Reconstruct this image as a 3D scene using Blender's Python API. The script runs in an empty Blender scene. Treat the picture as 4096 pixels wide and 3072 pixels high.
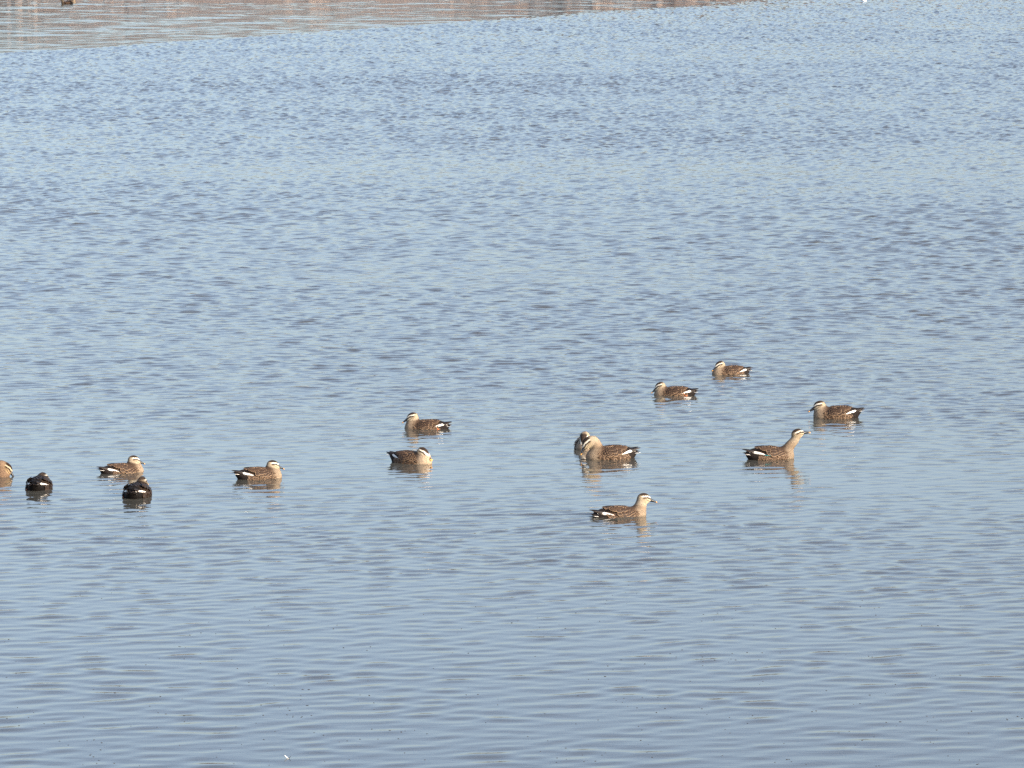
import bpy, math, random
import numpy as np
from mathutils import Vector, Matrix

# ------------------------------------------------------------------ camera, sky, sun, exposure
scene = bpy.context.scene
C = scene.collection
R = math.radians
CAM_H = 5.27            # metres above the water
F_PX = 20000.0          # focal length in pixels of the 4096 wide photograph
PITCH = math.atan2(2036.0, F_PX)

cam_data = bpy.data.cameras.new('camera')
cam = bpy.data.objects.new('camera', cam_data)
C.objects.link(cam)
cam.location = (0, 0, CAM_H)
cam.rotation_euler = (math.pi / 2 - PITCH, 0, 0)
cam_data.sensor_width = 36.0
cam_data.lens = 36.0 * F_PX / 4096.0
cam_data.clip_start = 0.5
cam_data.clip_end = 5000
scene.camera = cam

SUN_EL, SUN_AZ = R(22), R(126)          # azimuth clockwise from +Y: low, behind the camera to the right
world = bpy.data.worlds.new('World')
scene.world = world
world.use_nodes = True
nt = world.node_tree
bg = nt.nodes['Background']
sky = nt.nodes.new('ShaderNodeTexSky')
sky.sky_type = 'NISHITA'
sky.sun_disc = False
sky.sun_elevation = SUN_EL
sky.sun_rotation = SUN_AZ
sky.air_density = 0.70
sky.dust_density = 2.9
sky.ozone_density = 0.1
nt.links.new(sky.outputs[0], bg.inputs[0])
bg.inputs[1].default_value = 0.15

sun_data = bpy.data.lights.new('sun', 'SUN')
sun_data.energy = 2.0
sun_data.angle = R(0.5)
sun_data.color = (1.0, 0.92, 0.81)
sun = bpy.data.objects.new('sun', sun_data)
C.objects.link(sun)
to_sun = Vector((math.sin(SUN_AZ) * math.cos(SUN_EL), math.cos(SUN_AZ) * math.cos(SUN_EL), math.sin(SUN_EL)))
sun.rotation_euler = to_sun.to_track_quat('Z', 'Y').to_euler()
sun.location = (20, -20, 30)

scene.view_settings.view_transform = 'Standard'
scene.view_settings.look = 'None'
scene.view_settings.gamma = 1.0
scene.view_settings.exposure = 1.1
scene.render.engine = 'CYCLES'
scene.cycles.use_denoising = False
scene.cycles.max_bounces = 6
scene.cycles.sample_clamp_indirect = 4.0

random.seed(7)
rng = np.random.default_rng(11)


def on_water(px, py):
    """world point of the water surface seen at a pixel of the 4096x3072 photograph"""
    a, b = (px - 2048) / F_PX, (1536 - py) / F_PX
    cp, sp = math.cos(PITCH), math.sin(PITCH)
    d = Vector((a, cp + b * sp, -sp + b * cp))
    t = CAM_H / -d.z
    return Vector((d.x * t, d.y * t, 0.0))


# ------------------------------------------------------------------ helpers
def tag(o, label=None, cat=None, group=None, kind=None):
    if label: o['label'] = label
    if cat: o['category'] = cat
    if group: o['group'] = group
    if kind: o['kind'] = kind
    return o


def mesh_from(name, v, f, smooth=True):
    me = bpy.data.meshes.new(name)
    v = np.asarray(v, dtype=np.float32)
    f = np.asarray(f, dtype=np.int32)
    n = f.shape[1]
    me.vertices.add(len(v))
    me.vertices.foreach_set('co', v.ravel())
    me.loops.add(f.size)
    me.loops.foreach_set('vertex_index', f.ravel())
    me.polygons.add(len(f))
    me.polygons.foreach_set('loop_start', np.arange(0, f.size, n, dtype=np.int32))
    me.update(calc_edges=True)
    if smooth:
        me.polygons.foreach_set('use_smooth', np.ones(len(f), dtype=bool))
    return me


def add(name, me, mat=None, parent=None, mw=None):
    o = bpy.data.objects.new(name, me)
    C.objects.link(o)
    if mat is not None and me is not None and not me.materials:
        for m in (mat if isinstance(mat, (list, tuple)) else [mat]):
            me.materials.append(m)
    if parent is not None:
        o.parent = parent
    if mw is not None:
        o.matrix_local = mw
    return o


def new_mat(name):
    m = bpy.data.materials.new(name)
    m.use_nodes = True
    return m, m.node_tree, m.node_tree.nodes['Principled BSDF']


def N(nt_, kind, **kw):
    n = nt_.nodes.new(kind)
    for k, v in kw.items():
        setattr(n, k, v)
    return n


def noisy(name, col, rough=0.6, amount=0.35, scale=120.0, spec=0.3, stretch=(1, 1, 1)):
    """plain coloured surface with a little grain"""
    m, t, p = new_mat(name)
    tc = N(t, 'ShaderNodeTexCoord')
    mp = N(t, 'ShaderNodeMapping'); mp.inputs['Scale'].default_value = stretch
    no = N(t, 'ShaderNodeTexNoise'); no.inputs['Scale'].default_value = scale; no.inputs['Detail'].default_value = 3
    mx = N(t, 'ShaderNodeMix', data_type='RGBA')
    mx.inputs[6].default_value = tuple(c * (1 - amount) for c in col) + (1,)
    mx.inputs[7].default_value = tuple(min(1, c * (1 + amount)) for c in col) + (1,)
    t.links.new(tc.outputs['Object'], mp.inputs['Vector'])
    t.links.new(mp.outputs[0], no.inputs['Vector'])
    t.links.new(no.outputs['Fac'], mx.inputs[0])
    t.links.new(mx.outputs[2], p.inputs['Base Color'])
    p.inputs['Roughness'].default_value = rough
    p.inputs['Specular IOR Level'].default_value = spec
    return m


# ------------------------------------------------------------------ the birds' places (needed by the ripples round them)
# px, py: body centre on the water line; heading in degrees, 0 = right, 90 = away from the camera
DUCKS = [
    dict(k='swim', sink=0.034, px=2481, py=2062, hd=22, sc=1.08, head=(.200, 0, .124), yaw=0, pit=-15, tail=0.0, foot=1, neck=.6,
         label='pale headed duck swimming right with upright neck, nearest the bottom and trailing a wake'),
    dict(k='drip', px=2441, py=1834, hd=196, sc=1.12, head=(.196, 0, .132), yaw=0, pit=-64, tail=.05, foot=0, neck=.3,
         label='duck with bowed head and bill pointing down at the water, in front of another duck'),
    dict(k='front', sink=0.0, px=2346, py=1793, hd=-98, sc=1.0, head=(.142, -.01, .102), yaw=-8, pit=-66, tail=.1, foot=0, neck=.3,
         label='duck facing the camera, half hidden behind the duck with bowed head'),
    dict(k='stretch', px=3083, py=1834, hd=17, sc=1.08, head=(.240, 0, .205), yaw=0, pit=10, tail=.05, foot=0, neck=1.0, spec=1,
         label='duck stretching its neck up with raised bill and a turquoise wing patch'),
    dict(k='rest', px=3346, py=1671, hd=182, sc=1.1, head=(.158, 0, .110), yaw=0, pit=-30, tail=.30, foot=0, neck=.2,
         label='rightmost duck of the flock, facing left with cocked up tail'),
    dict(k='dab', sink=0.022, px=2697, py=1579, hd=180, sc=1.0, head=(.150, 0, .087), yaw=0, pit=-40, tail=.16, foot=1, neck=.2,
         label='duck facing left with its bill tip touching the water, beyond the head bowed pair'),
    dict(k='far', sink=0.018, px=2921, py=1495, hd=198, sc=.98, head=(.125, 0, .099), yaw=0, pit=-36, tail=.12, foot=0, neck=.1,
         label='farthest duck of the flock, facing left with broad white wing patch'),
    dict(k='midback', sink=0.022, px=1704, py=1713, hd=180, sc=1.0, head=(.135, 0, .110), yaw=0, pit=-30, tail=.04, foot=1, neck=.4,
         label='pale headed duck facing left in the middle, just above a right facing duck'),
    dict(k='midfront', sink=0.004, px=1645, py=1850, hd=-32, sc=1.02, head=(.128, 0, .099), yaw=2, pit=-38, tail=.32, foot=1, neck=.2,
         label='duck facing right toward the camera with raised tail, just below a left facing duck'),
    dict(k='leftright', sink=0.008, px=1037, py=1913, hd=22, sc=1.0, head=(.130, 0, .114), yaw=0, pit=-20, tail=.22, foot=1, neck=.2,
         label='brown duck facing right alone between the middle pair and the left group'),
    dict(k='leftback', sink=0.026, px=490, py=1888, hd=30, sc=.98, head=(.118, 0, .104), yaw=-6, pit=-20, tail=.22, foot=0, neck=.2,
         label='brown duck facing right just beyond a dark duck seen from behind'),
    dict(k='rearbig', sink=0.0, px=549, py=1984, hd=82, dark=1, sc=1.08, head=(.140, -.012, .098), yaw=-8, pit=-14, tail=.02, foot=1, neck=.3,
         label='dark duck seen from behind, right of the other one seen from behind'),
    dict(k='rearsmall', sink=0.0, px=157, py=1953, hd=83, dark=1, sc=1.0, head=(.125, -.006, .084), yaw=-16, pit=-16, tail=.10, foot=1, neck=.2,
         label='dark duck seen from behind near the left edge with its head turned right'),
    dict(k='edge', sink=0.01, px=-55, py=1905, hd=2, sc=1.0, head=(.185, 0, .072), yaw=0, pit=-58, tail=.05, foot=0, neck=.2,
         label='duck cut off by the left edge with its bill lowered into the water'),
    dict(k='topleft', px=268, py=17, hd=188, sc=1.1, head=(.185, 0, .160), yaw=0, pit=-14, tail=.05, foot=0, neck=.6, plain=1,
         label='distant duck at the top left edge facing left on the brown water'),
    dict(k='topbehind', px=285, py=9, hd=-20, sc=.95, head=(.12, 0, .106), yaw=0, pit=-14, tail=.05, foot=0, neck=.3, plain=1,
         label='pale distant duck behind the other one at the top left edge'),
    dict(k='white', px=3455, py=4, hd=80, sc=1.0, head=(.13, 0, .118), yaw=0, pit=-14, tail=.05, foot=0, neck=.5, plain=1, white=1,
         label='small white bird cut off by the top edge on the far water'),
]
for d in DUCKS:
    d['loc'] = on_water(d['px'], d['py'])
    d['sink'] = d.get('sink', 0.0) / d['sc']          # how deep this bird sits
    d['head'] = (d['head'][0], d['head'][1], d['head'][2] + d['sink'])

# ------------------------------------------------------------------ water
# one sheet from behind the camera to the far bank; rows and columns fan out with distance so that
# the ripples stay real relief over the part of the lake one can see
def smooth(a, b, x):
    t = np.clip((x - a) / (b - a), 0, 1)
    return t * t * (3 - 2 * t)


def value_noise(x, y, seed, scale, octaves=3):
    """smooth 2D value noise in about -1..1"""
    out = np.zeros_like(x)
    amp, tot = 1.0, 0.0
    for o in range(octaves):
        r = np.random.default_rng(seed + o)
        tab = r.uniform(-1, 1, (256, 256)).astype(np.float32)
        u, v = x / scale, y / scale
        iu, iv = np.floor(u).astype(np.int64), np.floor(v).astype(np.int64)
        fu, fv = u - iu, v - iv
        fu, fv = fu * fu * (3 - 2 * fu), fv * fv * (3 - 2 * fv)
        a = tab[iu % 256, iv % 256]; b = tab[(iu + 1) % 256, iv % 256]
        c = tab[iu % 256, (iv + 1) % 256]; d_ = tab[(iu + 1) % 256, (iv + 1) % 256]
        out += amp * ((a * (1 - fu) + b * fu) * (1 - fv) + (c * (1 - fu) + d_ * fu) * fv)
        tot += amp
        amp *= 0.5; scale *= 0.5
    return out / tot


WATER = {}


def water_z(x, y):
    i = int(np.searchsorted(WATER['rows'], y)) - 1
    j = int(np.searchsorted(WATER['cols'], x / WATER['dist'][i])) - 1
    return float(WATER['h'][i, min(max(j, 0), len(WATER['cols']) - 1)])


def build_water():
    """two grids that meet at 80 m, the far one with twice the columns; in one mesh"""
    rows_n = [-60, 0, 10, 18, 22, 25, 27]
    d = 28.0
    while d < 80:
        rows_n.append(d)
        d += float(np.interp(d, [28, 45, 80], [.028, .031, .045]))
    rows_n[-1] = 80.0
    rows_f = []
    d = 80.0
    while d < 222:
        rows_f.append(d)
        d += float(np.interp(d, [80, 140, 222], [.053, .092, .21]))
    rows_f += [226, 232, 240, 252, 270, 300, 345, 420]
    outer = np.array([1.06, 1.3, 1.9, 3.0, 6.0, 12.0])
    grids = []
    for rows, n in ((np.array(rows_n), 276), (np.array(rows_f), 552)):
        cols = np.concatenate([-outer[::-1], np.linspace(-1, 1, n + 1), outer])
        dist = 0.106 * np.where(rows < 22, 60.0, rows) + 1.7        # half width of the rippled part
        grids.append((rows, cols, dist))
    x = np.concatenate([(c[None, :] * q[:, None]).ravel() for r, c, q in grids])
    y = np.concatenate([np.repeat(r[:, None], len(c), 1).ravel() for r, c, q in grids])

    # ---- where the wind reaches: smooth near the bank, ruffled in the middle, calm lee beyond a slanting line
    gust = value_noise(x * 0.55, y, 3, 16.0)
    gust2 = value_noise(x * 0.5, y, 31, 5.0)
    side = (y - 148.0) - (x + 15.2) * 2.35            # >0 beyond the line where the lee begins
    width = 2.0 + np.clip((x + 15) * 0.30, 0, 8)
    wob = 2.0 * value_noise(x, y, 8, 7.0)
    calm = smooth(-0.35, 0.8, (side + wob) / width)
    pos = y + 2.5 * gust + 0.25 * x
    near = 1 - smooth(36.0, 50.0, pos)
    mid = smooth(36.0, 60.0, pos) * (1 - smooth(84, 118, y + 4 * gust)) ** .5
    far = smooth(84, 118, y + 4 * gust) ** .5 * (1 + .30 * smooth(125, 185, y))
    open_ = (1 - calm)
    edge = np.abs(x) - (0.106 * np.maximum(y, 22) + 1.7)
    fade = 1 - smooth(-.05, .2, edge)
    fade *= smooth(22, 27, y) * (1 - smooth(218, 228, y))

    h = np.zeros(len(x), dtype=np.float32)
    x32, y32 = x.astype(np.float32), y.astype(np.float32)

    def band(env, lam0, lam1, n, slope, direc, spread):
        nonlocal h
        idx = np.nonzero(env > 0.004)[0]
        xs, ys = x32[idx], y32[idx]
        acc = np.zeros(len(idx), dtype=np.float32)
        for i in range(n):
            lam = lam0 * (lam1 / lam0) ** ((i + rng.uniform()) / n)
            k = 2 * math.pi / lam
            th = R(direc) + R(spread) * rng.normal()
            a = slope * math.sqrt(2.0 / n) / k
            acc += np.float32(a) * np.sin(np.float32(k * math.cos(th)) * xs + np.float32(k * math.sin(th)) * ys + np.float32(rng.uniform(0, 6.283)))
        h[idx] += acc * env[idx].astype(np.float32)

    g = np.clip(1 + 0.45 * gust + 0.40 * gust2, 0.35, 1.8)
    W = 112
    still = np.ones(len(x))
    for d in DUCKS:
        dx, dy = x - d['loc'].x, y - d['loc'].y
        m = np.nonzero((np.abs(dx) < 1) & (np.abs(dy) < 1.4))[0]
        still[m] *= 1 - .38 * np.exp(-(dx[m] / .30) ** 2 - ((dy[m] + .15) / .40) ** 2)
    fade *= still
    band(fade * (near * np.clip(0.95 + .6 * gust2, .4, 1.4) + 0.10 * mid) * open_, .16, .38, 44, .037, W, 24)
    band(fade * (near * smooth(32, 44, pos) * .8 + .14 * near + mid * .4) * open_ * g, .10, .22, 46, .044, W, 34)
    swath = 1 + .40 * np.exp(-((y - 74 + .35 * x) / 11) ** 2)
    band(fade * mid * open_ * g * swath, .14, .34, 60, .072, W - 6, 42)
    band(fade * mid * open_ * g, .10, .17, 40, .048, W, 50)
    band(fade * far * open_ * np.clip(g, .75, 1.35), .17, .40, 60, .120, W - 8, 50)
    band(fade * far * open_ * np.clip(g, .75, 1.35), .15, .24, 30, .055, W, 58)
    band(fade * calm * np.clip(1 + .5 * gust2, .4, 1.6), .5, 1.3, 26, .017, W - 2, 12)
    band(fade * calm * np.clip(1 + .5 * gust2, .4, 1.6), .32, .5, 20, .017, W, 18)

    # ---- rings round each bird, and the wake of the swimming one
    for d in DUCKS:
        if d.get('plain'):
            continue
        dx, dy = x - d['loc'].x, y - d['loc'].y
        m = np.nonzero((np.abs(dx) < 1.6) & (np.abs(dy) < 1.6))[0]
        ca, sa = math.cos(R(d['hd'])), math.sin(R(d['hd']))
        u, v = dx[m] * ca + dy[m] * sa, -dx[m] * sa + dy[m] * ca
        r = np.sqrt((u / 1.9) ** 2 + v ** 2)
        h[m] += (0.0013 * np.exp(-np.maximum(r - .1, 0) / .28) * np.sin(2 * math.pi * r / .115 + rng.uniform(0, 6))).astype(np.float32)
    d = DUCKS[0]
    dx, dy = x - d['loc'].x, y - d['loc'].y
    m = np.nonzero((np.abs(dx) < 4) & (np.abs(dy) < 4))[0]
    ca, sa = math.cos(R(d['hd'])), math.sin(R(d['hd']))
    u, v = dx[m] * ca + dy[m] * sa, -dx[m] * sa + dy[m] * ca
    back = np.maximum(0.2 - u, 0)
    arm = np.abs(v) - back * 0.30 - .05
    env = np.exp(-(arm / .16) ** 2) * np.exp(-back / 1.5) * smooth(0, .25, back)
    h[m] += (0.0060 * env * np.sin(2 * math.pi * arm / .20)).astype(np.float32)

    # ripple crests a little sharper than their troughs
    h = h + np.float32(90.0) * np.minimum(np.abs(h), .006) * h * (h > 0)

    (r1, c1, q1), (r2, c2, q2) = grids
    n1 = len(r1) * len(c1)
    h1, h2 = h[:n1].reshape(len(r1), len(c1)), h[n1:].reshape(len(r2), len(c2))
    # along the seam every second far vertex lies on the near grid's edge
    k = len(outer)
    seam = h1[-1]
    h2[0, :k] = seam[:k]; h2[0, -k:] = seam[-k:]
    core = seam[k:-k]
    h2[0, k:-k:2] = core
    h2[0, k + 1:-k:2] = .5 * (core[:-1] + core[1:])
    WATER.update(rows=r1, cols=c1, dist=q1, h=h1)
    v = np.stack([x, y, np.concatenate([h1.ravel(), h2.ravel()]).astype(np.float64)], 1)
    fs = []
    base = 0
    for r, c, q in grids:
        nr, nc = len(r), len(c)
        i = base + np.arange(nr - 1)[:, None] * nc + np.arange(nc - 1)[None, :]
        fs.append(np.stack([i, i + 1, i + 1 + nc, i + nc], -1).reshape(-1, 4))
        base += nr * nc
    return mesh_from('water', v, np.concatenate(fs))


def water_material():
    m, t, p = new_mat('lake_water')
    tc = N(t, 'ShaderNodeTexCoord')
    no = N(t, 'ShaderNodeTexNoise'); no.inputs['Scale'].default_value = 0.05; no.inputs['Detail'].default_value = 2
    mx = N(t, 'ShaderNodeMix', data_type='RGBA')
    mx.inputs[6].default_value = (.068, .068, .058, 1)
    mx.inputs[7].default_value = (.086, .084, .070, 1)
    t.links.new(tc.outputs['Object'], no.inputs['Vector'])
    t.links.new(no.outputs['Fac'], mx.inputs[0])
    t.links.new(mx.outputs[2], p.inputs['Base Color'])
    p.inputs['Roughness'].default_value = 0.03
    p.inputs['IOR'].default_value = 1.333
    # finest capillary ripples only as relief
    mp = N(t, 'ShaderNodeMapping'); mp.inputs['Scale'].default_value = (9, 22, 9); mp.inputs['Rotation'].default_value = (0, 0, R(-20))
    n2 = N(t, 'ShaderNodeTexNoise'); n2.inputs['Scale'].default_value = 1.0; n2.inputs['Detail'].default_value = 2
    bp = N(t, 'ShaderNodeBump'); bp.inputs['Strength'].default_value = 0.10; bp.inputs['Distance'].default_value = 0.01
    t.links.new(tc.outputs['Object'], mp.inputs['Vector'])
    t.links.new(mp.outputs[0], n2.inputs['Vector'])
    t.links.new(n2.outputs['Fac'], bp.inputs['Height'])
    t.links.new(bp.outputs[0], p.inputs['Normal'])
    return m


water = add('water', build_water(), water_material())
tag(water, kind='structure')


# ------------------------------------------------------------------ the far bank, beyond the top of the frame: seen only mirrored in the calm water
def build_bank():
    xs = np.linspace(-420, 420, 341)
    prof = [(318, -1.0), (322, .4), (328, 2.2), (338, 4.6), (352, 6.0), (430, 6.6), (520, 15.0), (620, 26.0), (760, 23.0)]
    X = np.repeat(xs[None, :], len(prof), 0)
    Y = np.array([p[0] for p in prof])[:, None] + 4.0 * np.sin(xs / 37.0)[None, :] + 1.2 * np.sin(xs / 7.3)[None, :]
    Z = np.array([p[1] for p in prof])[:, None] * np.ones_like(X)
    Z[3:] += np.array([.6, .9, 1.2, 3.5, 5.0, 5.0])[:len(prof) - 3, None] * value_noise(X[3:] + 900, Y[3:] + 900, 50, 26.0)
    v = np.stack([X, Y, Z], -1).reshape(-1, 3)
    nc, nr = len(xs), len(prof)
    i = np.arange(nr - 1)[:, None] * nc + np.arange(nc - 1)[None, :]
    f = np.stack([i, i + 1, i + 1 + nc, i + nc], -1).reshape(-1, 4)
    return mesh_from('far_bank', v, f)


def bank_material():
    """pale dry grass on the low slope, dark bare wood on the hill above it"""
    m, t, p = new_mat('far_bank_cover')
    tc = N(t, 'ShaderNodeTexCoord')
    sp = N(t, 'ShaderNodeSeparateXYZ'); t.links.new(tc.outputs['Object'], sp.inputs[0])
    no = N(t, 'ShaderNodeTexNoise'); no.inputs['Scale'].default_value = .12; no.inputs['Detail'].default_value = 5
    t.links.new(tc.outputs['Object'], no.inputs['Vector'])
    ad = N(t, 'ShaderNodeMath', operation='MULTIPLY_ADD'); ad.inputs[1].default_value = 7.0
    t.links.new(no.outputs['Fac'], ad.inputs[0]); t.links.new(sp.outputs['Z'], ad.inputs[2])
    mr = N(t, 'ShaderNodeMapRange'); mr.inputs[1].default_value = 10.8; mr.inputs[2].default_value = 12.2
    t.links.new(ad.outputs[0], mr.inputs[0])
    mx = N(t, 'ShaderNodeMix', data_type='RGBA')
    mx.inputs[6].default_value = (.25, .190, .158, 1); mx.inputs[7].default_value = (.046, .031, .026, 1)
    t.links.new(mr.outputs[0], mx.inputs[0])
    t.links.new(mx.outputs[2], p.inputs['Base Color'])
    p.inputs['Roughness'].default_value = .9
    return m


bank = add('far_bank', build_bank(), bank_material())
tag(bank, kind='structure')


def build_reeds():
    """dry reed stems with plumes along the far water's edge: far too many to count"""
    n = 9000
    x = rng.uniform(-240, 240, n)
    clump = value_noise(x + 500, x * 0 + 3, 77, 9.0)
    keep = rng.uniform(-0.9, 0.9, n) < clump + 0.25
    x = x[keep]; clump = clump[keep]; n = len(x)
    y = 321 + 4.0 * np.sin(x / 37.0) + 1.2 * np.sin(x / 7.3) + rng.uniform(0, 16, n)
    hgt = 3.2 + 2.2 * clump + rng.uniform(-.6, 1.2, n)
    w = rng.uniform(.12, .32, n)
    lean = rng.normal(0, .25, n)
    rot = rng.uniform(0, 3.14, n)
    z0 = np.zeros(n)
    cx, sx = np.cos(rot) * w, np.sin(rot) * w
    top = np.stack([x + lean, y, z0 + hgt], 1)
    a = np.stack([x - cx, y - sx, z0], 1); b = np.stack([x + cx, y + sx, z0], 1)
    c = np.stack([x + .5 * lean + cx * 1.6, y + sx * 1.6, z0 + hgt * .72], 1)
    d_ = np.stack([x + .5 * lean - cx * 1.6, y - sx * 1.6, z0 + hgt * .72], 1)
    v = np.stack([a, b, c, top, d_], 1).reshape(-1, 3)
    i = np.arange(n)[:, None] * 5
    f = np.concatenate([i + [[0, 1, 2]], i + [[0, 2, 4]], i + [[4, 2, 3]]], 0)
    return mesh_from('dry_reeds', v, f, False)


reeds = add('dry_reeds', build_reeds(), noisy('dry_reed', (.27, .21, .178), .9, .4, .2))
tag(reeds, 'dry brown reeds along the far bank mirrored in the calm water', 'reeds', kind='stuff')

# ------------------------------------------------------------------ plumage materials
def plumage_material():
    """body colour from the plumage attribute (rgb), dark spots where its alpha asks for them, fine feather grain"""
    m, t, p = new_mat('plumage')
    at = N(t, 'ShaderNodeAttribute', attribute_name='plumage')
    tc = N(t, 'ShaderNodeTexCoord')
    vo = N(t, 'ShaderNodeTexVoronoi'); vo.inputs['Scale'].default_value = 125
    mp = N(t, 'ShaderNodeMapping'); mp.inputs['Scale'].default_value = (.75, 1, 1.1)
    t.links.new(tc.outputs['Object'], mp.inputs['Vector'])
    t.links.new(mp.outputs[0], vo.inputs['Vector'])
    lt = N(t, 'ShaderNodeMapRange'); lt.inputs[1].default_value = .30; lt.inputs[2].default_value = .50; lt.inputs[3].default_value = 1; lt.inputs[4].default_value = 0
    t.links.new(vo.outputs['Distance'], lt.inputs[0])
    mu = N(t, 'ShaderNodeMath', operation='MULTIPLY')
    t.links.new(lt.outputs[0], mu.inputs[0]); t.links.new(at.outputs['Alpha'], mu.inputs[1])
    spot = N(t, 'ShaderNodeMix', data_type='RGBA')
    t.links.new(mu.outputs[0], spot.inputs[0]); t.links.new(at.outputs['Color'], spot.inputs[6])
    spot.inputs[7].default_value = (.045, .028, .018, 1)
    no = N(t, 'ShaderNodeTexNoise'); no.inputs['Scale'].default_value = 140; no.inputs['Detail'].default_value = 3
    t.links.new(mp.outputs[0], no.inputs['Vector'])
    gr = N(t, 'ShaderNodeMapRange'); gr.inputs[1].default_value = .3; gr.inputs[2].default_value = .7; gr.inputs[3].default_value = .8; gr.inputs[4].default_value = 1.15
    t.links.new(no.outputs['Fac'], gr.inputs[0])
    mm = N(t, 'ShaderNodeMix', data_type='RGBA', blend_type='MULTIPLY'); mm.inputs[0].default_value = 1
    t.links.new(spot.outputs[2], mm.inputs[6]); t.links.new(gr.outputs[0], mm.inputs[7])
    t.links.new(mm.outputs[2], p.inputs['Base Color'])
    bp = N(t, 'ShaderNodeBump'); bp.inputs['Strength'].default_value = .35; bp.inputs['Distance'].default_value = .004
    t.links.new(no.outputs['Fac'], bp.inputs['Height']); t.links.new(bp.outputs[0], p.inputs['Normal'])
    p.inputs['Roughness'].default_value = .75
    p.inputs['Specular IOR Level'].default_value = .12
    p.inputs['Sheen Weight'].default_value = .02
    return m


M_PLUM = plumage_material()
M_DARKF = noisy('feather_dark_brown', (.046, .027, .017), .6, .35, 90, .25)
M_MIDF = noisy('feather_brown', (.070, .042, .026), .65, .35, 90, .2)
M_BUFF = noisy('feather_buff_edge', (.27, .18, .112), .7, .45, 45, .2)
M_SHADEF = noisy('feather_dark_shaded', (.026, .018, .014), .6, .3, 90, .2)  # for the birds seen from behind: dark brown with their shade mixed in
M_FEDGE = noisy('flank_feather_edge', (.26, .18, .118), .7, .45, 45, .2)
M_WHITE = noisy('feather_white', (.84, .82, .77), .6, .06, 90, .25)
M_BLACK = noisy('feather_black', (.018, .014, .013), .5, .3, 90, .3)
M_TEAL = noisy('feather_turquoise', (.08, .42, .44), .4, .2, 90, .5)
M_BILL = noisy('bill_black', (.014, .015, .018), .32, .3, 90, .5)
M_TIP = noisy('bill_yellow', (.80, .40, .10), .4, .12, 90, .4)
M_LEG = noisy('leg_orange', (.72, .17, .04), .45, .15, 90, .4)
M_EYE = noisy('eye_dark', (.012, .008, .006), .08, .1, 90, .6)


# ------------------------------------------------------------------ duck geometry
def surface_nets(F, org, h):
    S = F < 0
    nx, ny, nz = F.shape
    corners = [(i, j, k) for i in (0, 1) for j in (0, 1) for k in (0, 1)]
    def sub(a, c):
        return a[c[0]:nx - 1 + c[0], c[1]:ny - 1 + c[1], c[2]:nz - 1 + c[2]]
    cnt = np.zeros((nx - 1, ny - 1, nz - 1)); acc = np.zeros((nx - 1, ny - 1, nz - 1, 3))
    for c in corners:
        for ax in range(3):
            if c[ax] == 1:
                continue
            e = list(c); e[ax] = 1; e = tuple(e)
            a, b = sub(F, c), sub(F, e)
            cr = (a < 0) != (b < 0)
            tt = np.where(cr, a / np.where(cr, a - b, 1), 0)
            pnt = np.zeros(a.shape + (3,)); pnt[..., 0], pnt[..., 1], pnt[..., 2] = c
            pnt[..., ax] += tt
            acc += np.where(cr[..., None], pnt, 0); cnt += cr
    act = cnt > 0
    idx = -np.ones(act.shape, dtype=np.int64); idx[act] = np.arange(act.sum())
    cell = np.argwhere(act)
    v = (cell + acc[act] / cnt[act][:, None]) * h + org
    faces = []
    for ax in range(3):
        o1, o2 = [(1, 2), (2, 0), (0, 1)][ax]
        sl0 = [slice(1, -1)] * 3; sl1 = [slice(1, -1)] * 3
        sl0[ax] = slice(0, -1); sl1[ax] = slice(1, None)
        a, b = S[tuple(sl0)], S[tuple(sl1)]
        for flip, mask in ((False, a & ~b), (True, ~a & b)):
            q = np.argwhere(mask)
            if not len(q):
                continue
            q = q + 1; q[:, ax] -= 1
            def cellat(d1, d2):
                p_ = q.copy(); p_[:, o1] -= d1; p_[:, o2] -= d2
                return idx[p_[:, 0], p_[:, 1], p_[:, 2]]
            quad = [cellat(1, 1), cellat(0, 1), cellat(0, 0), cellat(1, 0)]
            if flip:
                quad = quad[::-1]
            faces.append(np.stack(quad, 1))
    return v, np.concatenate(faces)


def ell(p, c, r):
    q = p - np.asarray(c)
    r = np.asarray(r)
    k0 = np.linalg.norm(q / r, axis=-1); k1 = np.linalg.norm(q / (r * r), axis=-1) + 1e-9
    return k0 * (k0 - 1) / k1


def smin(a, b, k):
    hh = np.clip(.5 + .5 * (b - a) / k, 0, 1)
    return b * (1 - hh) + a * hh - k * hh * (1 - hh)


def torso_sdf(p, tail_up):
    d = ell(p, (-.005, 0, .006), (.185, .103, .089))
    d = smin(d, ell(p, (-.045, 0, .070), (.150, .058, .030)), .03)
    d = smin(d, ell(p, (.105, 0, .018), (.100, .083, .066)), .03)
    q = p.copy()
    q[..., 2] -= np.clip(-(p[..., 0] + .12), 0, 1) * (.12 + tail_up)      # tail end lifts
    d = smin(d, ell(q, (-.120, 0, .016), (.098, .064, .041)), .03)
    d = smin(d, ell(q, (-.165, 0, .034), (.068, .038, .013)), .02)
    return d


def neck_curve(d):
    hc = Vector(d['head'])
    fw, up, rt = head_frame(d)
    p0 = Vector((.142 if .5 <= d['neck'] < .9 else .128, 0, .028)); p3 = hc - fw * .016 - up * .012
    up_amt = .05 + .05 * d['neck']
    p1 = p0 + Vector((.035, 0, up_amt)); p2 = p3 - (fw * .25 + up * .9).normalized() * (.03 + .03 * d['neck'])
    if d['pit'] < -50:
        p0 = Vector((.108, 0, .038)); p1 = p0 + Vector((.005, 0, .07)); p2 = p3 - (fw * 1.0 - up * .0).normalized() * .05 + Vector((0, 0, .012))
    pts = []
    for i in range(15):
        t = i / 14
        pts.append(p0 * (1 - t) ** 3 + p1 * 3 * t * (1 - t) ** 2 + p2 * 3 * t * t * (1 - t) + p3 * t ** 3)
    return pts


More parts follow.
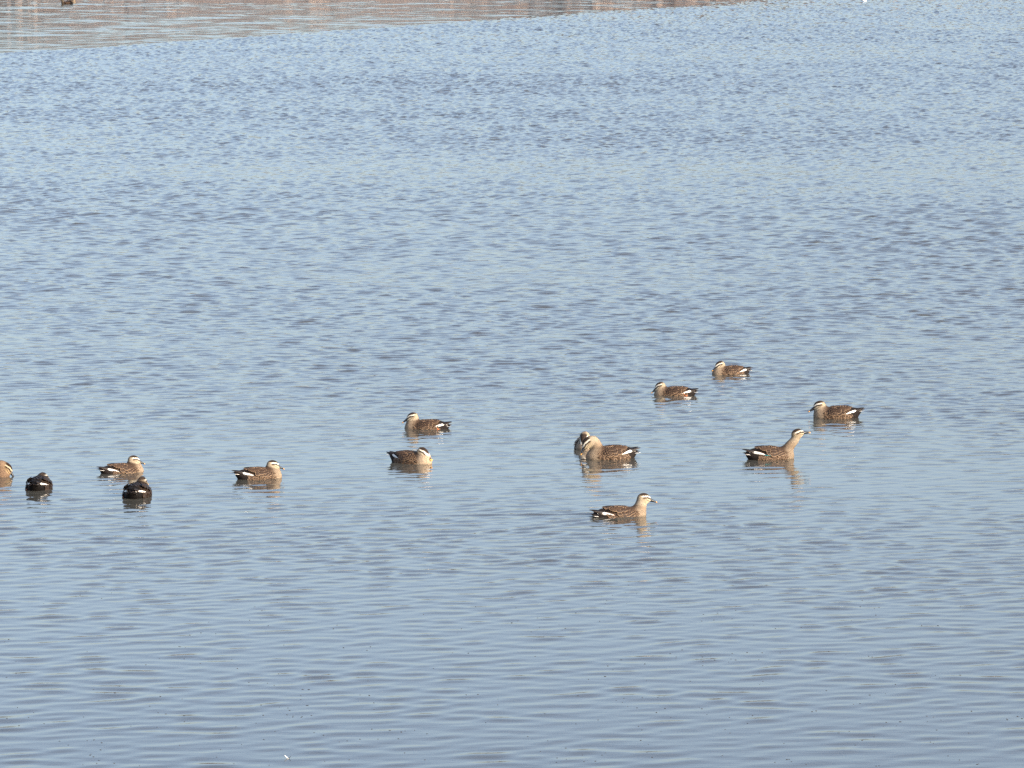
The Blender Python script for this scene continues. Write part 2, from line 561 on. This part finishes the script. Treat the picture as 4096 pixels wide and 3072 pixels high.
def head_frame(d):
    y, p = R(d['yaw']), R(d['pit'] * .82 + 6)
    fw = Vector((math.cos(y) * math.cos(p), math.sin(y) * math.cos(p), math.sin(p)))
    rt = Vector((math.sin(y), -math.cos(y), 0))
    up = rt.cross(fw)
    return fw, up, rt


def head_local(p, d):
    fw, up, rt = head_frame(d)
    q = p - np.array(d['head'])
    return np.stack([q @ np.array(fw), q @ np.array(-rt), q @ np.array(up)], -1)


def mixc(a, b, w):
    return a * (1 - w[..., None]) + np.asarray(b) * w[..., None]


def band01(x, a, b, s=.0025):
    return np.clip((x - a) / s + .5, 0, 1) * np.clip((b - x) / s + .5, 0, 1)


def build_body(d):
    h = .0048 if not d.get('plain') else .008
    hc = Vector(d['head'])
    lo = np.array([-.26, -.125, -.045]); hi = np.array([max(.235, hc.x + .09), .125, max(.12, hc.z + .085)])
    n = np.ceil((hi - lo) / h).astype(int)
    g = np.stack(np.meshgrid(*[lo[i] + h * np.arange(n[i]) for i in range(3)], indexing='ij'), -1)
    dt = torso_sdf(g, d['tail'])
    pts = neck_curve(d)
    dn = np.full(dt.shape, 9.0)
    for i, q in enumerate(pts):
        t = i / (len(pts) - 1)
        q_ = (1 - t) ** 2.0
        r = (.056 if d['neck'] < .9 else .050) * q_ + (.036 if d['neck'] < .5 else .0335 if d['neck'] < .9 else .0305) * (1 - q_)
        dn = smin(dn, np.linalg.norm(g - np.array(q), axis=-1) - r, .012)
    hl = head_local(g, d)
    dh = ell(hl, (-.005, 0, .003), (.050, .0320, .0375))
    dh = smin(dh, ell(hl, (.024, 0, -.006), (.033, .0225, .023)), .014)     # towards the bill
    dh = smin(dh, ell(hl, (.004, 0, -.013), (.040, .0305, .026)), .012)     # cheeks
    F = smin(smin(dn, dh, .018), dt, .030)
    F = np.maximum(F, -(g[..., 2] + .030))
    v, f = surface_nets(F, lo, h)

    # ---- colour of the plumage
    x, y, z = v.T
    dtv = torso_sdf(v, d['tail'])
    pa = np.array([tuple(q) for q in pts])
    dist = np.linalg.norm(v[:, None, :] - pa[None], axis=-1)
    ti = dist.argmin(1) / (len(pts) - 1)
    hv = head_local(v, d)
    dhv = ell(hv, (.004, 0, -.002), (.053, .039, .041))
    yr = np.random.default_rng(abs(hash(d['k'])) % 1000 if False else len(d['label']))
    jit = value_noise(x * 1.0 + 5, z + y * .7 + 5, 9, .03, 2)
    col = np.tile(np.array([.085, .052, .033]), (len(v), 1))
    alpha = np.full(len(v), .45)
    # back darker, flank warm, rump and under tail black
    col = mixc(col, (.060, .038, .026), smooth(.055, .085, z - .25 * np.abs(y)))
    rear = smooth(-.115, -.165, x + .012 * jit) if False else 1 - smooth(-.140, -.100, x + .012 * jit)
    col = mixc(col, (.016, .012, .011), rear)
    alpha = alpha * (1 - rear)
    # breast pale and spotted
    br = smooth(.075, .165, x + .02 * jit - .10 * np.clip(z - .05, 0, 1)) * (1 - smooth(.08, .14, z))
    col = mixc(col, (.30, .230, .162), br)
    alpha = alpha * (1 - br) + .5 * br
    # neck: brown base paling to cream
    nk = smooth(.010, .0, dist.min(1) - .062) if False else 1 - smooth(.048, .066, dist.min(1))
    nk = nk * smooth(.008, .028, dtv)
    neckc = mixc(np.tile(np.array([.24, .175, .118]), (len(v), 1)), (.38, .308, .222), smooth(.3, .8, ti))
    col = col * (1 - nk[:, None]) + neckc * nk[:, None]
    alpha = alpha * (1 - nk) + nk * .15 * (1 - smooth(.0, .3, ti))
    # dark line down the nape
    napeside = np.exp(-(y / .016) ** 2) if abs(d['yaw']) < 15 else np.exp(-(hv[:, 1] / .016) ** 2)
    tang = np.gradient(pa, axis=0); tang /= np.linalg.norm(tang, axis=1)[:, None] + 1e-9
    ii = dist.argmin(1)
    backdir = np.stack([-tang[ii][:, 2], 0 * x, tang[ii][:, 0]], 1)
    bk = np.einsum('ij,ij->i', v - pa[ii], backdir)
    col = mixc(col, (.16, .115, .078), nk * napeside * smooth(.008, .03, bk) * .8)
    # head markings
    X, Yh, Z = hv.T
    on = 1 - smooth(.006, .016, dhv)
    head = np.tile(np.array([.36, .293, .200]), (len(v), 1))
    head = mixc(head, (.53, .44, .30), smooth(-.005, .025, X))
    zl = .0085 - .30 * np.clip(X - .016, 0, 1) - .10 * np.clip(-X + .016, 0, 1)   # line of the eye stripe
    sup = band01(Z - zl, .005, .0160) * smooth(-.042, -.022, X)
    head = mixc(head, (.78, .72, .60), sup)
    crown = np.clip((Z - zl - .0150) / .004 + .5, 0, 1)
    head = mixc(head, (.036, .024, .018), crown * (1 - .45 * smooth(.01, -.045, X) if False else crown))
    stripe = band01(Z - zl, -.0062, .0055) * smooth(-.034, -.018, X)
    head = mixc(head, (.030, .020, .016), stripe)
    z2 = -.0095 - .35 * np.clip(X - .010, 0, 1)
    chk = band01(Z - z2, -.0036, .0036, .003) * smooth(-.010, .012, X)
    head = mixc(head, (.10, .065, .045), chk * .85)
    spotc = np.exp(-(((X + .016) / .011) ** 2 + ((Z + .004) / .006) ** 2))
    head = mixc(head, (.16, .10, .065), .6 * spotc)
    nape = smooth(-.012, -.040, X) if False else 1 - smooth(-.042, -.018, X)
    head = mixc(head, (.14, .10, .068), nape * np.exp(-(Yh / .013) ** 2))
    col = col * (1 - on[:, None]) + head * on[:, None]
    alpha = alpha * (1 - on)
    if d.get('dark'):  # dark plumage, plus the shade on these birds put into the colour
        col = col * np.where(on[:, None] > .3, .6, .3)
        col = mixc(col, (.045, .030, .022), on * (1 - smooth(-.030, .004, X)) * np.exp(-(Yh / .026) ** 2))
    if d['k'] == 'edge':  # the shadow on this bird is painted into its head and body colour
        col = col * np.where(on[:, None] > .3, np.array([[.66, .56, .46]]), np.array([[.6, .5, .45]]))
    if d.get('white'):
        col[:] = (.85, .85, .83); alpha[:] = 0
    if d['k'] == 'topleft':
        col *= .3
    if d['k'] == 'midfront':
        col = np.minimum(col * (1 + .45 * br[:, None]), .8)
    if d['k'] == 'stretch':
        col *= .82
    if d['k'] == 'topbehind':
        col = mixc(col, (.20, .16, .12), np.full(len(v), .6))
    me = mesh_from('body', v, f)
    ca = me.color_attributes.new('plumage', 'FLOAT_COLOR', 'POINT')
    ca.data.foreach_set('color', np.concatenate([col, alpha[:, None]], 1).astype(np.float32).ravel())
    return me


def loft(rings, cap=True):
    """closed rings of equal length -> tube"""
    n = len(rings[0]); v = [p for r in rings for p in r]; f = []
    for i in range(len(rings) - 1):
        for j in range(n):
            f.append((i * n + j, i * n + (j + 1) % n, (i + 1) * n + (j + 1) % n, (i + 1) * n + j))
    return v, f


def ring(c, fw, up, rt, hw, hu, hd_=None, n=12):
    hd_ = hu if hd_ is None else hd_
    out = []
    for j in range(n):
        a = 2 * math.pi * j / n
        s, c_ = math.sin(a), math.cos(a)
        out.append(tuple(c + rt * (hw * c_) + up * ((hu if s > 0 else hd_) * s)))
    return out


def tube_mesh(name, rings):
    n = len(rings[0])
    v, f = loft(rings)
    # close both ends with a centre vertex as degenerate quads are avoided: use triangles split in a separate list
    ca = np.mean(np.array(rings[0]), 0); cb = np.mean(np.array(rings[-1]), 0)
    v = v + [tuple(ca), tuple(cb)]
    a, b = len(v) - 2, len(v) - 1
    last = (len(rings) - 1) * n
    tri = []
    for q in f:
        tri += [(q[0], q[1], q[2]), (q[0], q[2], q[3])]
    for j in range(n):
        tri.append((a, (j + 1) % n, j))
        tri.append((b, last + j, last + (j + 1) % n))
    return mesh_from(name, v, tri)


def bill_rings(a, b, n=6):
    """cross sections of the bill in the head's frame, from a to b along its length (0..1)"""
    out = []
    E = Vector
    for i in range(n + 1):
        t = a + (b - a) * i / n
        xx = .038 + .073 * t
        zc = -.0068 - .018 * t
        hw = .0155 - .003 * math.sin(math.pi * min(1, t * 1.1)) + .0025 * t
        hu = .0150 * (1 - t) ** 1.4 + .0046
        hd_ = .0120 * (1 - t) ** 1.1 + .0042
        if t > .86:
            e = math.sqrt(max(.08, 1 - ((t - .86) / .145) ** 2)); hw *= e; hu *= .5 + .5 * e; hd_ *= .5 + .5 * e
        out.append(ring(E((xx, 0, zc)), E((1, 0, 0)), E((0, 0, 1)), E((0, 1, 0)), hw, hu, hd_))
    return out


ME_BILL = tube_mesh('bill', bill_rings(0, .77, 8)); ME_BILL.materials.append(M_BILL)
ME_TIP = tube_mesh('bill_tip', bill_rings(.765, 1.0, 6)); ME_TIP.materials.append(M_TIP)


def sphere_mesh(name, r, sx=1, sy=1, sz=1, nu=10, nv=7):
    rings = []
    for i in range(1, nv):
        a = math.pi * i / nv
        rings.append([(r * sx * math.sin(a) * math.cos(2 * math.pi * j / nu), r * sy * math.sin(a) * math.sin(2 * math.pi * j / nu), r * sz * math.cos(a)) for j in range(nu)])
    return tube_mesh(name, rings)


ME_EYE = sphere_mesh('eye', .0052); ME_EYE.materials.append(M_EYE)


def leg_mesh():
    rings = []
    pts = [((-.02, 0, .012), .010), ((-.030, .004, .006), .012), ((-.048, .006, -.004), .009), ((-.075, .008, -.018), .006), ((-.11, .008, -.03), .012), ((-.15, .008, -.034), .02)]
    for (c, r) in pts:
        rings.append(ring(Vector(c), None, Vector((.3, 0, .95)).normalized(), Vector((0, 1, 0)), r, min(r, .009), None, 8))
    return tube_mesh('leg', rings)


ME_LEG = leg_mesh(); ME_LEG.materials.append(M_LEG)


def feather_mesh(name, L, Wd, rim, mats, tip=.35, bulge=.22, side=0.0):
    """one feather: base at the origin, tip at +X, a rim of its own colour round a darker vane; side shifts the vane so one edge shows wider"""
    prof = [(0.0, .30), (.18, .72), (.42, .98), (.66, 1.0), (.84, .80), (.95, .48), (1.0, 0.0)]
    if tip < .2:
        prof = [(0.0, .45), (.2, .85), (.45, 1.0), (.68, .86), (.86, .52), (.95, .28), (1.0, 0.0)]
    up = [(t * L, w * Wd / 2) for t, w in prof]
    out = up + [(a, -b) for a, b in up[-2::-1]]
    def zz(xx, yy):
        return bulge * Wd * (1 - (2 * yy / Wd) ** 2) + .10 * L * (xx / L) * (1 - xx / L)
    v = []; n = len(out)
    for a, b in out:
        v.append((a, b, zz(a, b)))
    for a, b in out:
        ca, cb = .42 * L, side * Wd
        va = ca + (a - ca) * (1 - rim * (1.0 if a > .4 * L else .35) * Wd / L * 1.6)
        vb = cb + (b - cb) * (1 - rim * 2)
        v.append((va, vb, zz(va, vb) + .0009))
    f = []; mi = []
    for j in range(n):
        k = (j + 1) % n
        f.append((j, n + j, n + k, j) if False else (j, k, n + k)); mi.append(1)
        f.append((j, n + k, n + j)); mi.append(1)
    v.append((.42 * L, side * Wd, zz(.42 * L, side * Wd) + .0014)); c = len(v) - 1
    for j in range(n):
        f.append((c, n + j, n + (j + 1) % n)); mi.append(0)
    f = [(a, c_, b) if False else (a, b, c_) for a, b, c_ in f]
    me = mesh_from(name, v, f)
    # outward is +Z
    nrm = np.zeros(len(f) * 3, dtype=np.float32); me.polygons.foreach_get('normal', nrm)
    if nrm.reshape(-1, 3)[:, 2].mean() < 0:
        me.flip_normals()
    for m in mats:
        me.materials.append(m)
    me.polygons.foreach_set('material_index', np.array(mi, dtype=np.int32))
    return me


ME_SCAP = feather_mesh('scapular_feather', .056, .036, .085, [M_DARKF, M_BUFF])
ME_COV = feather_mesh('covert_feather', .044, .030, .09, [M_DARKF, M_BUFF])
ME_FLANK = feather_mesh('flank_feather', .034, .026, .11, [M_MIDF, M_FEDGE])
ME_FLANKS = feather_mesh('flank_feather', .027, .020, .12, [M_MIDF, M_FEDGE])
ME_DSCAP = feather_mesh('scapular_feather', .056, .036, .06, [M_BLACK, M_SHADEF])  # near-black set: dark plumage and painted shade of the rear-view birds
ME_DCOV = feather_mesh('covert_feather', .044, .030, .06, [M_BLACK, M_SHADEF])
ME_DFLANK = feather_mesh('flank_feather', .034, .026, .08, [M_SHADEF, M_DARKF])
ME_DTERT = feather_mesh('tertial_feather', .120, .036, .05, [M_SHADEF, M_DARKF], tip=.1)
ME_TERT = feather_mesh('tertial_feather', .120, .036, .05, [M_MIDF, M_BUFF], tip=.1)
ME_TAILF = feather_mesh('tail_feather', .085, .024, .12, [M_BLACK, M_WHITE], tip=.1, side=.06)
ME_TAILM = feather_mesh('tail_feather', .085, .026, .06, [M_BLACK, M_DARKF], tip=.1)
ME_PRIM = feather_mesh('primary_feather', .110, .022, .04, [M_BLACK, M_DARKF], tip=.1)


def spline(keys, t):
    ts = [k[0] for k in keys]
    return [float(np.interp(t, ts, [k[1][i] for k in keys])) for i in range(len(keys[0][1]))]


# folded wing: centre of the cross section, half height along the body's side, thickness, for the left side (+y)
WING = [(0.0, (.108, .060, .050, .016, .010)), (.12, (.075, .071, .058, .036, .017)), (.3, (.030, .075, .062, .047, .021)),
        (.5, (-.040, .069, .063, .047, .021)), (.7, (-.110, .050, .061, .036, .017)), (.86, (-.170, .028, .061, .022, .011)),
        (1.0, (-.225, .010, .062, .008, .005))]


def wing_point(t, th, off=0.0, lift=0.0):
    t = min(max(t, 0), 1)
    # smooth the keys a little
    a = np.mean([spline(WING, min(max(t + e, 0), 1)) for e in (-.06, -.03, 0, .03, .06)], 0)
    x, y, z, hh, tk = a
    tilt = R(46 - 14 * t)
    u = Vector((0, -math.sin(tilt), math.cos(tilt))); n = Vector((0, math.cos(tilt), math.sin(tilt)))
    z += lift * max(0, -x - .05) - .007
    hh *= .93
    return Vector((x, y, z)) + u * (hh * math.sin(th)) + n * ((tk + off) * math.cos(th))


def build_wing(s, lift, dark):
    rings = []
    for i in range(19):
        t = i / 18
        r = []
        for j in range(16):
            p = wing_point(t, 2 * math.pi * j / 16, 0, lift)
            r.append((p.x, p.y * s, p.z))
        rings.append(r if s > 0 else r[::-1])
    me = tube_mesh('wing', rings)
    v = np.zeros(len(me.vertices) * 3, dtype=np.float32); me.vertices.foreach_get('co', v)
    v = v.reshape(-1, 3)
    col = np.tile(np.array([.058, .036, .024]), (len(v), 1)) * (.36 if dark else 1)  # rear-view birds' wings darkened, shade included in the tone
    col = mixc(col, (.020, .015, .014), 1 - smooth(-.20, -.165, v[:, 0]))
    ca = me.color_attributes.new('plumage', 'FLOAT_COLOR', 'POINT')
    ca.data.foreach_set('color', np.concatenate([col, np.full((len(v), 1), .25)], 1).astype(np.float32).ravel())
    return me


def patch(s, lift, lower, upper, t0, t1, off, name, n=12, m=4):
    """a piece of the wing's surface standing a little proud of it, between two angle curves"""
    v = []; f = []
    for i in range(n + 1):
        q = i / n; t = t0 + (t1 - t0) * q
        a, b = lower(q), upper(q)
        for j in range(m + 1):
            p = wing_point(t, a + (b - a) * j / m, off + .0025 * math.sin(math.pi * j / m), lift)
            v.append((p.x, p.y * s, p.z))
    for i in range(n):
        for j in range(m):
            k = i * (m + 1) + j
            q = (k, k + m + 1, k + m + 2, k + 1)
            f.append(q if s > 0 else q[::-1])
    return mesh_from(name, v, f)


def frame_matrix(p, tipdir, nrm):
    n = nrm.normalized(); x = (tipdir - n * tipdir.dot(n)).normalized(); y = n.cross(x)
    return Matrix(((x.x, y.x, n.x, p.x), (x.y, y.y, n.y, p.y), (x.z, y.z, n.z, p.z), (0, 0, 0, 1)))


def side_point(x, z, s, tail_up):
    """point of the torso's flank at a given place of the side view, with its normal"""
    ys = np.linspace(.13, 0, 120)
    p = np.stack([np.full(120, x), ys, np.full(120, z)], 1)
    dd = torso_sdf(p, tail_up)
    k = int(np.argmax(dd < 0)) if (dd < 0).any() else 119
    q = p[k]
    e = .002
    gq = np.array([q + [e, 0, 0], q - [e, 0, 0], q + [0, e, 0], q - [0, e, 0], q + [0, 0, e], q - [0, 0, e]])
    gd = torso_sdf(gq, tail_up)
    nn = Vector((gd[0] - gd[1], gd[2] - gd[3], gd[4] - gd[5])).normalized()
    return Vector((q[0], q[1] * s, q[2])), Vector((nn.x, nn.y * s, nn.z))


def top_point(x, y, tail_up):
    zs = np.linspace(.14, 0, 140)
    p = np.stack([np.full(140, x), np.full(140, y), zs], 1)
    dd = torso_sdf(p, tail_up)
    q = p[int(np.argmax(dd < 0))]
    e = .002
    gd = torso_sdf(np.array([q + [e, 0, 0], q - [e, 0, 0], q + [0, e, 0], q - [0, e, 0], q + [0, 0, e], q - [0, 0, e]]), tail_up)
    return Vector(q), Vector((gd[0] - gd[1], gd[2] - gd[3], gd[4] - gd[5])).normalized()


def build_duck(d):
    rr = random.Random(len(d['label']) * 7 + int(abs(d['px'])))
    root = bpy.data.objects.new('white_bird' if d.get('white') else 'duck', None)
    C.objects.link(root)
    root.empty_display_size = .1
    root.location = d['loc'] - Vector((0, 0, d['sink'] * d['sc']))
    root.rotation_euler = (0, 0, R(d['hd']))
    root.scale = (d['sc'],) * 3
    tag(root, d['label'], 'bird' if d.get('white') else 'duck', 'spot billed ducks on the lake' if not d.get('white') else None)
    body = add('body', build_body(d), M_PLUM, root)
    lift = .10 * d['tail']
    fw, up, rt = head_frame(d)
    hm = Matrix(((fw.x, -rt.x, up.x, d['head'][0]), (fw.y, -rt.y, up.y, d['head'][1]), (fw.z, -rt.z, up.z, d['head'][2]), (0, 0, 0, 1)))
    bill = add('bill', ME_BILL, None, root, hm)
    add('bill_tip', ME_TIP, None, bill)
    for s in (1, -1):
        add('eye', ME_EYE, None, root, hm @ Matrix.Translation((.0190, s * .0265, .0090)))
    for s in (1, -1):
        w = add('wing', build_wing(s, lift, d.get('dark')), M_PLUM, root)
        if d.get('white'):
            w.data.materials[0] = M_WHITE
        if not d.get('plain'):
            # tertials with the white outer web, the dark primaries, rows of edged coverts and scapulars
            wt = add('white_tertial', patch(s, lift, lambda q: R(-58 + 26 * q), lambda q, dk=d.get('dark'): R(-58 + 26 * q + 1 + (58 if dk else 88) * q ** 1.25 * (1 - max(0, q - .8) * 2.2)), .54, .95, .0085, 'white_tertial'), M_WHITE, w)
            if d.get('spec'):
                add('wing_patch', patch(s, lift, lambda q: R(-70), lambda q: R(-38 - 18 * q), .47, .62, .016, 'wing_patch'), M_TEAL, w)
            for k, (t, th) in enumerate(((.38, 24), (.40, 44))):
                p = wing_point(t, R(th), -.002, lift); p2 = wing_point(t + .30, R(th - 8), -.002, lift)
                nn = wing_point(t + .1, R(th), .02, lift) - wing_point(t + .1, R(th), 0, lift)
                p.y *= s; p2.y *= s; nn.y *= s
                add('tertial_feather', ME_DTERT if d.get('dark') else ME_TERT, None, w, frame_matrix(p + nn.normalized() * .002, p2 - p, nn))
            for k in range(3):
                p = wing_point(.80, R(20 - 30 * k), -.001, lift); p2 = wing_point(1.0, 0, 0, lift)
                nn = Vector((0, .6, .8)); p.y *= s; p2.y *= s; nn.y *= s
                sc_ = .95 - .14 * k
                add('primary_feather', ME_PRIM, None, w, frame_matrix(p, p2 - p + Vector((0, -.004 * s * k, -.006 * k)), nn) @ Matrix.Scale(sc_, 4))
            for row, (t, me, ths) in enumerate(((.43, ME_SCAP, (-30, 4, 40, 74)), (.335, ME_SCAP, (-52, -18, 18, 54)), (.25, ME_COV, (-40, -8, 26, 60)), (.175, ME_COV, (-58, -24, 10, 44, 76)), (.105, ME_COV, (-40, -4, 32, 66)), (.045, ME_COV, (-30, 10, 50)))):
                for th in ths:
                    if th > 52: continue
                    if d.get('dark') and (not -26 < th < 56 or t < .2): continue
                    t_ = t + rr.uniform(-.012, .012); a = R(th + rr.uniform(-5, 5))
                    p = wing_point(t_, a, .0015, lift); p2 = wing_point(t_ + .12, a - R(4), .0015, lift)
                    nn = wing_point(t_ + .06, a, .02, lift) - wing_point(t_ + .06, a, 0, lift)
                    if nn.length < 1e-5: nn = Vector((0, .7, .7))
                    p.y *= s; p2.y *= s; nn.y *= s
                    nn = nn.normalized()
                    tip = (p2 - p).normalized() + nn * .015 + Vector((0, rr.uniform(-.10, .10), rr.uniform(-.10, .10)))
                    sc_ = rr.uniform(.9, 1.08)
                    add('feather', (ME_DSCAP if me is ME_SCAP else ME_DCOV) if d.get('dark') else me, None, w, frame_matrix(p - nn * (.003 if d.get('dark') else .001), tip, nn + Vector((.04, 0, 0))) @ Matrix.Scale(sc_, 4))
            # flank feathers below the wing
            for row, (z, xs, me) in enumerate(((.046, 9, ME_FLANKS), (.034, 12, ME_FLANKS), (.022, 12, ME_FLANK), (.009, 12, ME_FLANK))):
                for i in range(xs):
                    xx = .125 - (i + .5 * (row % 2)) * .0205 + rr.uniform(-.006, .006)
                    zz = z + d['sink'] * .6 + rr.uniform(-.005, .005)
                    if zz < d['sink'] - .012 or rr.random() < .12 or (d.get('spec') and row < 2 and xx < .0): continue
                    p, nn = side_point(xx, zz, s, d['tail'])
                    tip = Vector((-1, 0, rr.uniform(-.5, .15))) + nn * .07
                    sc_ = rr.uniform(.75, 1.15) * (.75 if xx > .07 else 1)
                    add('feather', ME_DFLANK if d.get('dark') else me, None, body, frame_matrix(p + nn * .0012, tip, nn + Vector((.08, 0, 0))) @ Matrix.Scale(sc_, 4))
    # edged feathers down the middle of the back
    if not d.get('plain'):
        for i in range(7):
            for yy in ((-.026, 0, .026) if i % 2 else (-.040, -.013, .013, .040)):
                xx = .055 - i * .026 + rr.uniform(-.005, .005); y0 = yy + rr.uniform(-.004, .004)
                if abs(y0) > .03 and xx < -.06: continue
                p, nn = top_point(xx, y0, d['tail'])
                tip = Vector((-1, rr.uniform(-.15, .15), 0)) + nn * .03
                add('feather', ME_DCOV if d.get('dark') else ME_COV, None, body, frame_matrix(p - nn * .003, tip, nn + Vector((.05, 0, 0))) @ Matrix.Scale(rr.uniform(.8, 1.0), 4))
    # tail
    if not d.get('plain'):
        base_z = .034 + .075 * (.12 + d['tail'])
        tl = None
        for k, a in enumerate((0, -13, 13, -25, 25)):
            tip = Vector((-math.cos(R(a)), math.sin(R(a)) * .9, .10 + d['tail'] * .85))
            nn = Vector((.1, math.sin(R(a)) * .35, 1))
            p = Vector((-.165, math.sin(R(a)) * .035, base_z - .004 * abs(k // 2 + k % 2)))
            mt = frame_matrix(p, tip, nn) @ Matrix.Diagonal((1, -1 if a > 0 else 1, 1, 1))
            if tl is None:
                mt0 = mt.copy()
                tl = add('tail', ME_TAILM, None, root, mt)
            else:
                o = add('tail_feather', ME_TAILF if abs(a) > 20 and not d.get('dark') else ME_TAILM, None, tl)
                o.matrix_local = mt0.inverted() @ mt
        if d.get('foot'):
            for s in (1, -1):
                add('leg', ME_LEG, None, root, Matrix.Translation((-.070, s * .078, .004 + d['sink'])))
    return root


for d in DUCKS:
    build_duck(d)

# ------------------------------------------------------------------ small things on the water
def floating_feather():
    loc = on_water(1151, 3036)
    root = bpy.data.objects.new('floating_feather', None); C.objects.link(root)
    root.location = loc; root.rotation_euler = (0, 0, R(-12))
    tag(root, 'small curled white feather with dark tip floating alone near the bottom edge', 'feather')
    def strip(name, pts, mat):
        v = []; f = []
        for (x, z, w, sag) in pts:
            for q in (-1, -.5, 0, .5, 1):
                v.append((x, q * w * .5, z + sag * q * q))
        for i in range(len(pts) - 1):
            for j in range(4):
                k = i * 5 + j
                f.append((k, k + 1, k + 6, k + 5))
        o = add(name, mesh_from(name, v, f), mat, root)
        sm = o.modifiers.new('thick', 'SOLIDIFY'); sm.thickness = .0012
        return o
    strip('vane', [(-.021, .019, .007, .003), (-.018, .016, .014, .005), (-.010, .008, .017, .006), (0, .002, .014, .005), (.006, .0008, .008, .003)], M_WHITE)
    strip('dark_tip', [(.0055, .001, .008, .003), (.010, .005, .008, .003), (.016, .013, .007, .002), (.019, .017, .002, .001)], M_BLACK)


floating_feather()


def build_specks():
    v = []; f = []
    for i in range(330):
        px = rng.uniform(-60, 4160); py = 2330 + 740 * rng.uniform() ** .75
        if rng.uniform() < .35 and i:
            px, py = px0 + rng.normal(0, 60), min(3090, py0 + rng.normal(0, 14))
        px0, py0 = px, py
        c = on_water(px, py)
        r = rng.uniform(.0025, .0075) * (1.5 if rng.uniform() < .08 else 1)
        a = rng.uniform(0, 6.28); e = rng.uniform(.5, 1)
        b = len(v)
        z0 = water_z(c.x, c.y) + .0022
        for k in range(6):
            q = a + k * math.pi / 3
            v.append((c.x + r * math.cos(q), c.y + r * e * math.sin(q), z0 - .006))
        for k in range(6):
            q = a + k * math.pi / 3
            v.append((c.x + .8 * r * math.cos(q), c.y + .8 * r * e * math.sin(q), z0 - .0008))
        v.append((c.x, c.y, z0))
        for k in range(6):
            n_ = (k + 1) % 6
            f += [(b + k, b + n_, b + 6 + n_), (b + k, b + 6 + n_, b + 6 + k), (b + 6 + k, b + 6 + n_, b + 12)]
    return mesh_from('floating_specks', v, f)


specks = add('floating_specks', build_specks(), noisy('wet_debris', (.035, .028, .022), .5, .4, 300))
tag(specks, 'scattered dark specks of plant debris floating on the smooth near water', 'debris', kind='stuff')
